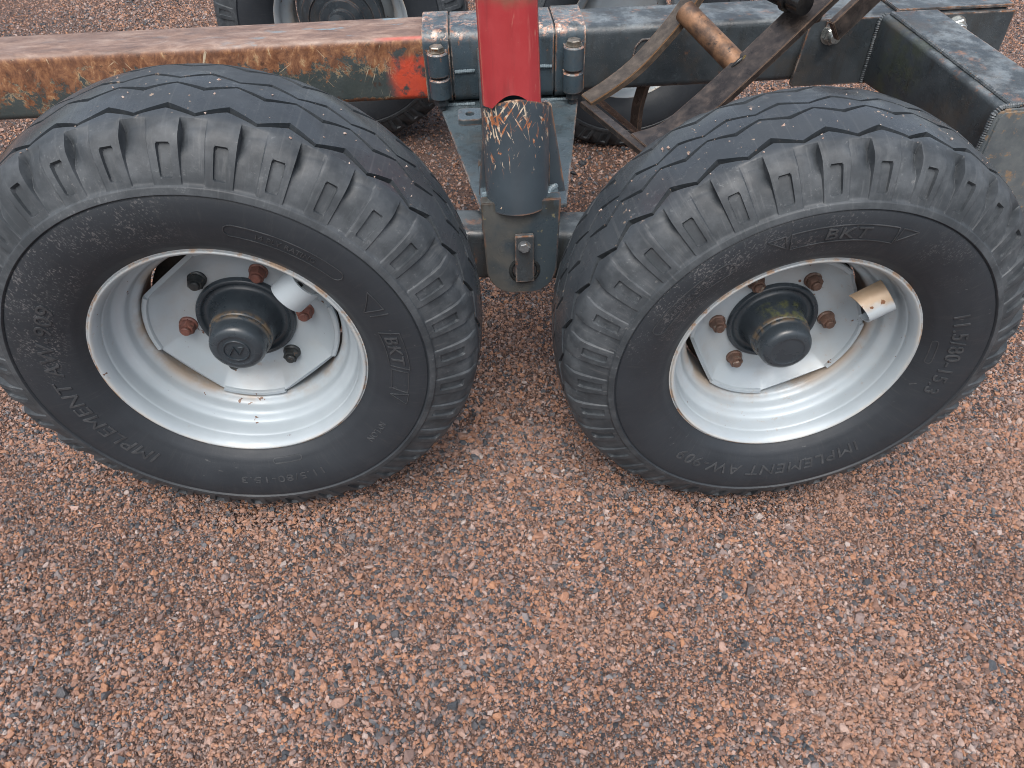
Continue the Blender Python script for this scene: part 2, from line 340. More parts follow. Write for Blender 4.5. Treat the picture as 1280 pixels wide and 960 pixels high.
# ------------------------------------------------------------------ mesh helpers
def new_obj(name, verts, faces, mat, parent=None, loc=(0, 0, 0), rot=(0, 0, 0), smooth=None):
    me = bpy.data.meshes.new(name)
    me.from_pydata([tuple(v) for v in verts], [], [tuple(f) for f in faces]); me.validate(); me.update()
    bm = bmesh.new(); bm.from_mesh(me); bmesh.ops.recalc_face_normals(bm, faces=bm.faces); bm.to_mesh(me); bm.free()
    return link(name, me, mat, parent, loc, rot, smooth)
def link(name, me, mat, parent=None, loc=(0, 0, 0), rot=(0, 0, 0), smooth=None):
    if mat is not None: me.materials.clear(); me.materials.append(mat)
    if smooth is not None:
        if smooth >= 180: me.shade_smooth()
        else:
            me.shade_smooth(); me.set_sharp_from_angle(angle=R_(smooth))
    o = bpy.data.objects.new(name, me); COL.objects.link(o)
    o.location = loc; o.rotation_euler = rot
    if parent: o.parent = parent
    return o
def empty(name, loc, parent=None):
    o = bpy.data.objects.new(name, None); COL.objects.link(o); o.location = loc; o.empty_display_size = .1
    if parent: o.parent = parent
    return o
def rrect(x0, x1, y0, y1, r, n=5):
    P = []
    for cx, cy, a in ((x1-r, y1-r, 0), (x0+r, y1-r, 90), (x0+r, y0+r, 180), (x1-r, y0+r, 270)):
        for i in range(n+1):
            t = R_(a+90*i/n); P.append((cx+r*math.cos(t), cy+r*math.sin(t)))
    return P
def prism(poly, a, b, ax):          # poly in the two other axes, extruded along ax
    def mk(p, h):
        return {'x': (h, p[0], p[1]), 'y': (p[0], h, p[1]), 'z': (p[0], p[1], h)}[ax]
    n = len(poly); V = [mk(p, a) for p in poly]+[mk(p, b) for p in poly]
    F = [list(range(n)), list(range(2*n-1, n-1, -1))]+[[i, (i+1) % n, n+(i+1) % n, n+i] for i in range(n)]
    return V, F
def box(x0, x1, y0, y1, z0, z1): return prism([(y0, z0), (y1, z0), (y1, z1), (y0, z1)], x0, x1, 'x')
def bevel(o, w=.002, seg=2):
    bm = bmesh.new(); bm.from_mesh(o.data)
    ed = [e for e in bm.edges if len(e.link_faces) == 2 and e.calc_face_angle(0) > .6]
    bmesh.ops.bevel(bm, geom=ed, offset=w, segments=seg, affect='EDGES', clamp_overlap=True)
    bm.to_mesh(o.data); bm.free(); o.data.shade_smooth(); o.data.set_sharp_from_angle(angle=R_(40)); return o
def join(*vf):
    V, F = [], []
    for v, f in vf:
        k = len(V); V += list(v); F += [[i+k for i in q] for q in f]
    return V, F
def lathe(prof, n=64, ax='y', a0=0, a1=360):
    full = abs(a1-a0) >= 360; m = n if full else n+1; V = []
    for r, h in prof:
        for i in range(m):
            t = R_(a0+(a1-a0)*i/n); c, s = r*math.cos(t), r*math.sin(t)
            V.append((c, h, s) if ax == 'y' else (c, s, h) if ax == 'z' else (h, c, s))
    F = []
    for j in range(len(prof)-1):
        for i in range(n if full else n):
            a, b = j*m+i, j*m+(i+1) % m
            F.append([a, b, b+m, a+m])
    return V, F
def tube(path, rad, n=10, caps=True):
    P = [Vector(p) for p in path]; V, F = [], []; up0 = None
    for i, p in enumerate(P):
        t = (P[min(i+1, len(P)-1)]-P[max(i-1, 0)]).normalized()
        if up0 is None: up0 = t.orthogonal().normalized()
        up0 = (up0-t*up0.dot(t)).normalized(); s = t.cross(up0)
        rr = rad[i] if isinstance(rad, (list, tuple)) else rad
        for k in range(n):
            a = 2*math.pi*k/n; V.append(p+(up0*math.cos(a)+s*math.sin(a))*rr)
    for i in range(len(P)-1):
        for k in range(n): F.append([i*n+k, i*n+(k+1) % n, (i+1)*n+(k+1) % n, (i+1)*n+k])
    if caps: F += [list(range(n)), list(range((len(P)-1)*n, len(P)*n))]
    return V, F
def strip(path, wdir, width, thick):    # flat bar swept along path; wdir = width direction
    P = [Vector(p) for p in path]; wd = Vector(wdir).normalized(); V, F = [], []
    for i, p in enumerate(P):
        t = (P[min(i+1, len(P)-1)]-P[max(i-1, 0)]).normalized(); nn = t.cross(wd).normalized()
        th = thick[i] if isinstance(thick, (list, tuple)) else thick
        for a, b in ((-.5, -.5), (.5, -.5), (.5, .5), (-.5, .5)): V.append(p+wd*width*a+nn*th*b)
    for i in range(len(P)-1):
        for k in range(4): F.append([i*4+k, i*4+(k+1) % 4, i*4+4+(k+1) % 4, i*4+4+k])
    F += [[0, 1, 2, 3], [len(V)-4, len(V)-3, len(V)-2, len(V)-1]]
    return V, F
def smoothpath(P, n=6):
    P = [Vector(p) for p in P]; Q = [P[0]*2-P[1]]+P+[P[-1]*2-P[-2]]; o = []
    for i in range(1, len(Q)-2):
        for k in range(n):
            t = k/n; a, b, c, d = Q[i-1], Q[i], Q[i+1], Q[i+2]
            o.append(.5*((2*b)+(c-a)*t+(2*a-5*b+4*c-d)*t*t+(3*b-a-3*c+d)*t**3))
    return o+[P[-1]]
def hexp(r, rot=0): return [(r*math.cos(R_(60*i+rot)), r*math.sin(R_(60*i+rot))) for i in range(6)]
def hexnut(r, h, ax='y', rot=0, cham=.86):   # hexagon with chamfered outer end; outward is -axis for y, + for z
    P = hexp(r, rot); n = 6; V = []
    for s, hh in ((1, 0), (1, h*.8), (cham, h)):
        for p in P: V.append((p[0]*s, -hh, p[1]*s) if ax == 'y' else (p[0]*s, p[1]*s, hh))
    F = [[j*n+i, j*n+(i+1) % n, (j+1)*n+(i+1) % n, (j+1)*n+i] for j in range(2) for i in range(n)]
    F += [list(range(6)), [12, 13, 14, 15, 16, 17]]
    return V, F
def shift(vf, dx=0, dy=0, dz=0): return [(v[0]+dx, v[1]+dy, v[2]+dz) for v in vf[0]], vf[1]
def weld(path, rad=.005, step=.0045, jit=.10):
    P = [Vector(p) for p in path]; V = []
    L = sum((P[i+1]-P[i]).length for i in range(len(P)-1)); n = max(3, int(L/step)*2)
    pts = []
    for k in range(n+1):
        d = L*k/n
        for i in range(len(P)-1):
            l = (P[i+1]-P[i]).length
            if d <= l+1e-9 or i == len(P)-2: pts.append(P[i].lerp(P[i+1], min(1, d/l))); break
            d -= l
    rr = [rad*(1+(jit if k % 2 else -jit)+random.uniform(-.1, .1)) for k in range(n+1)]
    return tube(pts, rr, 8)

# ------------------------------------------------------------------ ground
def m_ground():
    n = NT('crushed_granite_bed')
    v1 = n.vor(260, o='Color'); s1 = n.xyz(v1)[0]
    c = n.ramp(s1, [(0, (.03, .027, .028)), (.16, (.06, .05, .05)), (.30, (.12, .072, .058)), (.55, (.18, .098, .070)), (.8, (.22, .13, .098)), (1, (.16, .125, .115))])
    v2 = n.vor(620, o='Color'); s2 = n.xyz(v2)[1]
    c = n.mix(n.step(s2, .55, .7, 0, .55), c, n.ramp(n.xyz(v2)[2], [(0, (.04, .036, .038)), (.5, (.17, .09, .064)), (1, (.25, .155, .115))]))
    dd = n.vor(260, 'DISTANCE_TO_EDGE'); c = n.mix(n.step(dd, .0, .10, .8, 0), c, (.035, .024, .02))
    c = n.mix(n.step(n.noise(2.2, 4), .4, .7, 0, .3), c, (.16, .088, .064))
    h = n.math('ADD', n.step(dd, 0, .3), n.math('MULTIPLY', n.xyz(v1)[1], .8))
    h = n.math('ADD', h, n.math('MULTIPLY', n.noise(500, 2), .3))
    return n.fin(c, n.step(n.noise(40), .3, .7, .55, .85), 0, n.bump(h, .9, .003))
def m_stone():
    n = NT('crushed_granite_stones')
    a = n.t.nodes.new('ShaderNodeAttribute'); a.attribute_type = 'INSTANCER'; a.attribute_name = 'rnd'
    f = a.outputs['Fac']
    c = n.ramp(f, [(0, (.028, .033, .040)), (.11, (.052, .062, .074)), (.18, (.10, .108, .12)), (.25, (.17, .155, .158)), (.33, (.21, .15, .135)), (.42, (.15, .092, .074)),
                   (.52, (.26, .143, .102)), (.64, (.32, .172, .115)), (.72, (.36, .18, .10)), (.82, (.31, .19, .145)), (.94, (.35, .25, .215)), (1, (.37, .32, .30))])
    a2 = n.t.nodes.new('ShaderNodeAttribute'); a2.attribute_type = 'INSTANCER'; a2.attribute_name = 'tone'
    c = n.mix(n.step(a2.outputs['Fac'], .0, .4, .22, 0), c, (.10, .070, .060))
    c = n.mix(n.step(a2.outputs['Fac'], .55, 1., 0, .40), c, (.33, .20, .145))
    c = n.mix(n.step(n.noise(1.6, 4, .6), .5, .75, 0, .45), c, (.09, .060, .052))
    return n.fin(c, n.step(n.noise(3), .3, .7, .42, .75), 0, n.bump(n.noise(4, 4), .3, .1), .45)
def gz(x, y): return .004*np.sin(x*2.1+1)*np.cos(y*2.6)+.003*np.sin(x*5.3+y*3.1)
nx = 160; xs = np.sign(np.linspace(-1, 1, nx))*np.abs(np.linspace(-1, 1, nx))**3*40
gx, gy = np.meshgrid(xs, xs+.5); fade = np.exp(-(gx**2+(gy-.5)**2)/9)
gv = np.stack([gx, gy, gz(gx, gy)*fade-.003], -1).reshape(-1, 3)
gf = [(i*nx+j, i*nx+j+1, (i+1)*nx+j+1, (i+1)*nx+j) for i in range(nx-1) for j in range(nx-1)]
g = new_obj('ground', gv, gf, m_ground(), smooth=180); g['kind'] = 'structure'; g['label'] = 'reddish crushed granite yard surface'

def gravel():
    def patch(x0, x1, y0, y1, dens, smin, sig, cap):
        n = int((x1-x0)*(y1-y0)*dens); x = rng.uniform(x0, x1, n); y = rng.uniform(y0, y1, n)
        s = np.clip(smin*np.exp(rng.normal(0, sig, n)), smin*.6, cap); return x, y, s
    L = [patch(-1.9, 2.1, -.78, .22, 78000, .00185, .32, .0046), patch(-1.9, 2.1, -.78, .22, 17000, .0029, .38, .0084),
         patch(-2.4, 2.6, .14, 1.0, 46000, .0023, .38, .008), patch(-3.0, 3.6, .9, 4.6, 10500, .0033, .35, .010)]
    x = np.concatenate([l[0] for l in L]); y = np.concatenate([l[1] for l in L]); s = np.concatenate([l[2] for l in L])
    # drop what the camera cannot see (outside the frame by a wide margin)
    n = len(x); z = gz(x, y)*np.exp(-(x**2+(y-.5)**2)/9)-.003+s*rng.uniform(.0, .55, n)
    for wx in (-.35, .592):
        z = z+.011*np.exp(-((y+.016)/.020)**2)*np.exp(-((x-wx)/.14)**2)*(.6+.8*rng.random(n))
    big = rng.random(n) < np.clip(.5+.5*np.sin(x*3+2*np.sin(y*4))*np.cos(y*5+x), .25, 1)
    s = np.where((s > .005) & ~big, s*.7, s)
    me = bpy.data.meshes.new('gravel'); me.vertices.add(n); me.vertices.foreach_set('co', np.stack([x, y, z], -1).astype('f').ravel())
    def att(nm, ty, v, k):
        a = me.attributes.new(nm, ty, 'POINT'); a.data.foreach_set(k, np.ascontiguousarray(v).ravel())
    s = s*(.82+.36*(.5+.5*np.sin(x*6.1+np.sin(y*7)*1.7)*np.sin(y*5.3+x*2.2)))
    sc = s[:, None]*rng.uniform(.55, 1.5, (n, 3)); sc[:, 2] *= .7
    att('scl', 'FLOAT_VECTOR', sc.astype('f'), 'vector')
    rot = rng.uniform(0, 6.283, (n, 3)); rot[:, :2] = rng.normal(0, .7, (n, 2))
    att('rot', 'FLOAT_VECTOR', rot.astype('f'), 'vector')
    att('var', 'INT', rng.integers(0, 10, n).astype('i'), 'value')
    def vnoise(x, y, f, sd):
        G = np.random.default_rng(sd).random((64, 64)); X = (x*f+31.3) % 63; Y = (y*f+17.7) % 63
        i, j = X.astype(int), Y.astype(int); u, v = X-i, Y-j; u = u*u*(3-2*u); v = v*v*(3-2*v); i2, j2 = (i+1) % 64, (j+1) % 64
        return (G[i, j]*(1-u)+G[i2, j]*u)*(1-v)+(G[i, j2]*(1-u)+G[i2, j2]*u)*v
    tone = .5*vnoise(x, y, 3.5, 1)+.3*vnoise(x, y, 9, 2)+.2*vnoise(x, y, 24, 3)
    tone = np.clip((tone-.5)*1.9+.5+rng.normal(0, .10, n), 0, 1)
    att('tone', 'FLOAT', tone.astype('f'), 'value')
    patchy = .12*np.sin(x*4+1.3)*np.sin(y*5+.4)
    att('rnd', 'FLOAT', np.clip(rng.random(n)+patchy*.5*(rng.random(n) < .6), 0, 1).astype('f'), 'value')
    o = bpy.data.objects.new('gravel', me); COL.objects.link(o)
    mat = m_stone(); me.materials.append(mat)
    ng = bpy.data.node_groups.new('gravel_stones', 'GeometryNodeTree')
    ng.interface.new_socket('Geometry', in_out='INPUT', socket_type='NodeSocketGeometry')
    ng.interface.new_socket('Geometry', in_out='OUTPUT', socket_type='NodeSocketGeometry')
    N = ng.nodes.new; Lk = ng.links.new
    gi = N('NodeGroupInput'); go = N('NodeGroupOutput'); mp = N('GeometryNodeMeshToPoints'); ip = N('GeometryNodeInstanceOnPoints')
    gti = N('GeometryNodeGeometryToInstance')
    for k in range(10):
        ico = N('GeometryNodeMeshIcoSphere'); ico.inputs['Radius'].default_value = 1; ico.inputs['Subdivisions'].default_value = 1 if k % 3 else 2
        sp = N('GeometryNodeSetPosition'); rv = N('FunctionNodeRandomValue'); rv.data_type = 'FLOAT_VECTOR'
        a = .55 if k % 3 else .36
        rv.inputs[0].default_value = (-a,)*3; rv.inputs[1].default_value = (a,)*3; rv.inputs['Seed'].default_value = 17*k+3
        ch = N('GeometryNodeConvexHull'); sm = N('GeometryNodeSetMaterial'); sm.inputs['Material'].default_value = mat
        Lk(ico.outputs[0], sp.inputs[0]); Lk(rv.outputs[0], sp.inputs['Offset']); Lk(sp.outputs[0], ch.inputs[0]); Lk(ch.outputs[0], sm.inputs[0]); Lk(sm.outputs[0], gti.inputs[0])
    def na(nm, ty):
        q = N('GeometryNodeInputNamedAttribute'); q.data_type = ty; q.inputs['Name'].default_value = nm; return q.outputs[0]
    Lk(gi.outputs[0], mp.inputs[0]); Lk(mp.outputs[0], ip.inputs['Points']); Lk(gti.outputs[0], ip.inputs['Instance'])
    ip.inputs['Pick Instance'].default_value = True
    er = N('FunctionNodeEulerToRotation'); Lk(na('rot', 'FLOAT_VECTOR'), er.inputs[0])
    Lk(na('var', 'INT'), ip.inputs['Instance Index']); Lk(er.outputs[0], ip.inputs['Rotation']); Lk(na('scl', 'FLOAT_VECTOR'), ip.inputs['Scale'])
    Lk(ip.outputs[0], go.inputs[0])
    md = o.modifiers.new('stones', 'NODES'); md.node_group = ng
    o['kind'] = 'stuff'; o['label'] = 'loose red and grey crushed granite gravel around the wheels'; o['category'] = 'gravel'
    return n
gravel()

# ------------------------------------------------------------------ the trailer
TL = Vector((.137, .89, 0))
trailer = empty('log_trailer', TL)
trailer['label'] = 'grey and rusty forestry log trailer with tandem bogie wheels and red stake'
trailer['category'] = 'trailer'
PIV = Vector((.137, 0, .42)); TILT = .0803
def fr(name, vf, mat, parent=None, smooth=None, bev=None, label=None):     # a part in the tilted frame's own coordinates
    if isinstance(parent, (int, float)): smooth, parent = parent, None
    if parent is None: o = new_obj(name, vf[0], vf[1], MAT[mat], trailer, PIV-TL, (0, -TILT, 0), smooth)
    else: o = new_obj(name, vf[0], vf[1], MAT[mat], parent, smooth=smooth)
    if bev: bevel(o, bev)
    if label: o['label'] = label
    return o
def wd_(name, vf, mat, smooth=None, bev=None):                  # a part in world coordinates
    o = new_obj(name, vf[0], vf[1], MAT[mat], trailer, -TL, (0, 0, 0), smooth)
    if bev: bevel(o, bev)
    return o

# ---- tyre
LUGS = 33; PITCH = 2*math.pi/LUGS
PROF = [(.2050, .103), (.2105, .1085), (.2160, .1145), (.2280, .1255), (.2500, .1370), (.2780, .1440), (.3000, .1445), (.3130, .1425), (.3180, .1412), (.3260, .1385),
        (.3450, .1315), (.3650, .1225), (.3800, .1130), (.3885, .1040), (.3935, .0940), (.3975, .0830), (.4010, .0640), (.4040, .0430), (.4060, .0200), (.4065, .0)]
_P = [(p.x, p.y) for p in smoothpath([(r, o, 0) for r, o in PROF], 40)]
PR = np.array([p[0] for p in _P]); PO = np.array([p[1] for p in _P])
ACC = np.concatenate([[0], np.cumsum(np.hypot(np.diff(PR), np.diff(PO)))])
GROOVES = ((.0740, .0105, .0046, .0150), (.0165, .0090, .0034, .0130))      # offset, zigzag amplitude, half width, depth
def sstep(x, a, b):
    t = np.clip((x-a)/(b-a), 0, 1); return t*t*(3-2*t)
def warp(ao, tri):      # how far the zigzag pushes a rib sideways
    return -np.interp(ao, [0, .0165, .0740, .090], [.0090*.0, .0090, .0105, 0])*tri
def tyre_mesh(name, psis, st):
    # columns across the tyre: arc length positions, denser where the relief is
    s = [0.]
    while s[-1] < ACC[-1]:
        r = np.interp(s[-1], ACC, PR); s.append(s[-1]+(st[0] if r < .311 else st[1] if r < .3295 else st[2] if r < .396 else st[3]))
    s = np.array(s[:-1])
    sr = lambda r: np.interp(r, PR, ACC)
    so_ = lambda o: ACC[-1]-np.interp(ACC[-1]-ACC[::-1]*1.0, ACC[-1]-ACC[::-1], ACC[::-1])[0]*0-np.interp(o, PO[::-1][:int(len(PO)*.62)], (ACC[-1]-ACC)[::-1][:int(len(PO)*.62)])
    for oc, am, w, dp in GROOVES:
        c = so_(oc); s = s[np.abs(s-c) > w+.0012]
        s = np.concatenate([s, [c-w-.0008, c-w, c-w+.0006, c, c+w-.0006, c+w, c+w+.0008]])
    for r in (.3355, .3368, .3742, .3755): s = np.concatenate([s, [sr(r)]])
    s = np.unique(np.sort(np.concatenate([s, [ACC[-1]]])))
    keep = np.concatenate([[True], np.diff(s) > .00035]); s = s[keep]
    r0 = np.interp(s, ACC, PR); o0 = np.interp(s, ACC, PO)
    gd = np.zeros(len(s))
    for oc, am, w, dp in GROOVES: gd = np.maximum(gd, dp*(np.abs(s-so_(oc)) < w-.0003))
    r0 = np.concatenate([r0, r0[-2::-1]]); o0 = np.concatenate([o0, -o0[-2::-1]]); gd = np.concatenate([gd, gd[-2::-1]])
    psi1 = np.array(psis); th = np.concatenate([R_(80.5)+(k+psi1)*PITCH for k in range(LUGS)])
    P1 = np.tile(psi1, LUGS)
    T, R0 = np.meshgrid(th, r0); O0 = np.broadcast_to(o0[:, None], T.shape); S = np.sign(O0)
    psi = np.broadcast_to(P1[None], T.shape)
    tri = 1-4*np.abs(psi); ao0 = np.abs(O0)
    crown = ao0 < .09
    ao = np.where(crown, np.clip(ao0+warp(ao0, tri), 0, None), ao0)
    # the far half runs half a pitch out of step
    O = ao*np.where(S == 0, 1, S)
    O = np.where(ao0 < 1e-6, 0, O)
    Rr = np.where(crown, np.interp(ao, PO[::-1], PR[::-1]), R0)
    dr, do = np.gradient(r0), np.gradient(o0); L = np.hypot(dr, do)+1e-9; nr, no = -do/L, dr/L
    D = np.zeros_like(T)
    ph = ((T*LUGS/2/math.pi) % LUGS).astype(int); vr = np.sin(ph*12.9898+4.1)*.5+.5
    lug = sstep(psi, -.287, -.268)*(1-sstep(psi, .268, .290))
    t = np.where(psi < 0, -(psi+.277), 1-.279-psi); t = np.clip(t/.444, 0, 1)
    zone = sstep(R0, .3268, .3300)*sstep(ao0, .0865, .099)
    amp = .0020+.0034*sstep(R0, .336, .37)*(1-.5*t)+(.0085+.0030*vr)*sstep(R0, .358, .382)*(1-t)**3.2
    D -= zone*(1-lug)*amp
    px = np.abs(psi+.004)/.122; py = np.abs(R0-.3555)/.0193
    D -= sstep(R0, .3268, .33)*(.0046+.0012*vr)*(1-sstep(px**8+py**8, .85, 1.3))*(.75+.25*sstep(R0, .34, .372))
    D -= zone*lug*.0016*sstep(R0, .380, .391)*sstep(np.abs(psi), .16, .28)
    D += .0024*sstep(R0, .3150, .3158)*(1-sstep(R0, .3250, .3275))*(ao0 > .12)
    D -= .0018*np.exp(-((R0-.3141)/.0009)**2)*(ao0 > .12)
    D += .0009*np.exp(-((R0-.2300)/.0012)**2)*(ao0 > .1)
    D -= gd[:, None]*np.ones_like(T)
    D += (.0005*np.sin(T*5+O*30)+.0003*np.sin(T*23+O*90))*sstep(R0, .33, .36)*(gd[:, None] < 1e-5)
    X = Rr+nr[:, None]*D; Y = -(O+no[:, None]*D)+.115
    V = np.stack([X*np.cos(T), Y, X*np.sin(T)], -1)
    zc = V[..., 2]; cut = -.3955
    low = np.clip((cut-zc), 0, 1); V[..., 2] = np.maximum(zc, cut-low*.12)
    m, n = T.shape
    i, j = np.meshgrid(np.arange(m-1), np.arange(n), indexing='ij'); j2 = (j+1) % n
    F = np.stack([i*n+j, (i+1)*n+j, (i+1)*n+j2, i*n+j2], -1).reshape(-1, 4)
    me = bpy.data.meshes.new(name); me.vertices.add(m*n); me.vertices.foreach_set('co', V.astype('f').ravel())
    me.loops.add(F.size); me.loops.foreach_set('vertex_index', F.astype('i').ravel())
    me.polygons.add(len(F)); me.polygons.foreach_set('loop_start', np.arange(0, F.size, 4, dtype='i'))
    me.update(calc_edges=True); me.validate(); me.shade_smooth(); me.set_sharp_from_angle(angle=R_(38))
    return me
PSI_F = sorted(set([round(-.5+i/38, 4) for i in range(38)]+[-.29, -.284, -.276, -.266, .266, .274, .284, .292, -.136, -.130, -.122, -.114, .106, .114, .122, .128, 0.]))
PSI_F = [p for i, p in enumerate(PSI_F) if i == 0 or p-PSI_F[i-1] > .004]
PSI_C = [-.5, -.4, -.3, -.27, -.2, -.13, -.11, 0., .1, .12, .2, .265, .3, .4]
def side_y(r):
    return .115-float(np.interp(r, PR, PO))
me_left = tyre_mesh('tyre_tread_fine', PSI_F, (.005, .0009, .0021, .0040)); me_right = me_left.copy()
me_far = tyre_mesh('tyre_tread_plain', PSI_C, (.008, .002, .004, .006))

# ---- raised writing on the sidewalls
def text_mesh(s, size, extr=.5, shear=0, space=1.0):
    cu = bpy.data.curves.new('t', 'FONT'); cu.body = s; cu.size = size; cu.extrude = extr; cu.shear = shear; cu.space_character = space; cu.resolution_u = 3
    o = bpy.data.objects.new('t', cu); COL.objects.link(o); dg = bpy.context.evaluated_depsgraph_get(); dg.update()
    me = o.evaluated_get(dg).to_mesh(); V = [tuple(v.co) for v in me.vertices]; F = [tuple(p.vertices) for p in me.polygons]
    o.evaluated_get(dg).to_mesh_clear(); COL.objects.unlink(o); bpy.data.objects.remove(o); bpy.data.curves.remove(cu)
    return V, F
def on_side(V, r0, a0, high=.0016, stretch=1.0):
    W = []
    for x, y, z in V:
        r = r0+y; a = R_(a0)-x*stretch/r0
        W.append((r*math.cos(a), side_y(r)-(high if z > 0 else -.002), r*math.sin(a)))
    return W
def band(poly, wid=.0012, closed=True):       # thin raised line through points (along, up)
    V, F = [], []
    P = poly+[poly[0]] if closed else poly
    for (x0, y0), (x1, y1) in zip(P, P[1:]):
        L = math.hypot(x1-x0, y1-y0); n = max(1, int(L/.006)); ux, uy = (x1-x0)/L, (y1-y0)/L
        for k in range(n):
            q = [(x0+(x1-x0)*(k+e)/n, y0+(y1-y0)*(k+e)/n) for e in (0, 1)]
            b = len(V)
            for z in (-.5, .5):
                for (x, y), s in ((q[0], 1), (q[1], 1), (q[1], -1), (q[0], -1)): V.append((x-uy*wid/2*s, y+ux*wid/2*s, z))
            F += [[b+4, b+5, b+6, b+7], [b, b+1, b+5, b+4], [b+2, b+3, b+7, b+6], [b+1, b+2, b+6, b+5], [b+3, b, b+4, b+7]]
    return V, F
def capsule(l, h, n=6):
    P = []
    for cx, a in ((l-h/2, -90), (h/2, 90)):
        for i in range(n+1):
            t = R_(a+180*i/n); P.append((cx+h/2*math.cos(t), h/2+h/2*math.sin(t)))
    return P
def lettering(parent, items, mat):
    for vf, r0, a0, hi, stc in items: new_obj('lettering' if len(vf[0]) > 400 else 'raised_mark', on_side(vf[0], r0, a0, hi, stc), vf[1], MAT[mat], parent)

# ---- rim, disc, hub
RIMP = [(.2128, .010), (.2136, .004), (.2125, -.0005), (.2100, -.002), (.2068, .0005), (.2035, .006), (.2012, .013), (.2003, .018), (.1998, .021), (.1982, .0245), (.1965, .034), (.1955, .044), (.1935, .050),
        (.1885, .0545), (.1830, .0580), (.1795, .0630), (.1775, .0700), (.1755, .0765), (.1715, .0815), (.1665, .0855), (.1638, .091), (.1630, .10), (.1630, .145),
        (.1660, .156), (.178, .168), (.190, .180), (.1955, .190), (.197, .205), (.202, .216), (.210, .226), (.2128, .222)]
def rim_mesh():
    P = [(p.x, p.y) for p in smoothpath([(r, y, 0) for r, y in RIMP], 3)]
    back = [(max(r-.0045, .01) if .03 < y < .2 else r+.0001, y) for r, y in P]
    V, F = lathe(P, 128); V2, F2 = lathe([(r+.004, y+.003) for r, y in P[4:-4]], 128)
    return join((V, F), (V2, F2))
def disc_mesh(cent):
    n = 360; RI = .1530; RA = .1270; ks = 20; th = .0078
    def surf(r, re):        # dished; every point of the edge lies in one plane, so the cut sides read straight
        f = min(1, max(0, (r-.106)/(re-.106))); return .1180-.0315*f**1.9, math.atan(.0315*1.9*f**.9/(re-.106))
    V, F = [], []; ang = [360*i/n for i in range(n)]
    def redge(a):
        d = (a-cent+45) % 90-45
        if abs(d) <= 21.5: return RI
        return RI*math.cos(R_(23.5))/math.cos(R_((a-cent) % 90-45))
    for lay in (0, 1):
        for k in range(ks+1):
            for a in ang:
                re = redge(a); r = .055+(re-.055)*(1-(1-k/ks)**1.6); y, f = surf(r, re)
                rr = r+lay*th*math.sin(f); y += lay*th*math.cos(f)
                V.append((rr*math.cos(R_(a)), y, rr*math.sin(R_(a))))
    m = (ks+1)*n
    for lay in (0, 1):
        for k in range(ks):
            for i in range(n):
                a = lay*m+k*n+i; b = lay*m+k*n+(i+1) % n; F.append([a, b, b+n, a+n])
    for i in range(n):
        a = ks*n+i; b = ks*n+(i+1) % n; F.append([a, b, b+m, a+m])
    return V, F
HUBP = [(.083, .1195), (.0835, .114), (.0815, .1095), (.0780, .1085), (.0745, .1105), (.0720, .115), (.0680, .1175), (.0630, .116), (.0590, .111), (.0555, .100), (.0535, .085), (.0520, .070), (.0505, .064), (.0485, .062), (.0480, .058)]
CAPP = [(.0485, .064), (.0490, .058), (.0475, .055), (.0462, .052), (.0462, .044), (.0450, .037), (.0410, .0305), (.0345, .0275), (.0290, .0270), (.0275, .0280), (.0120, .0285), (.0, .0285)]
me_rim = None
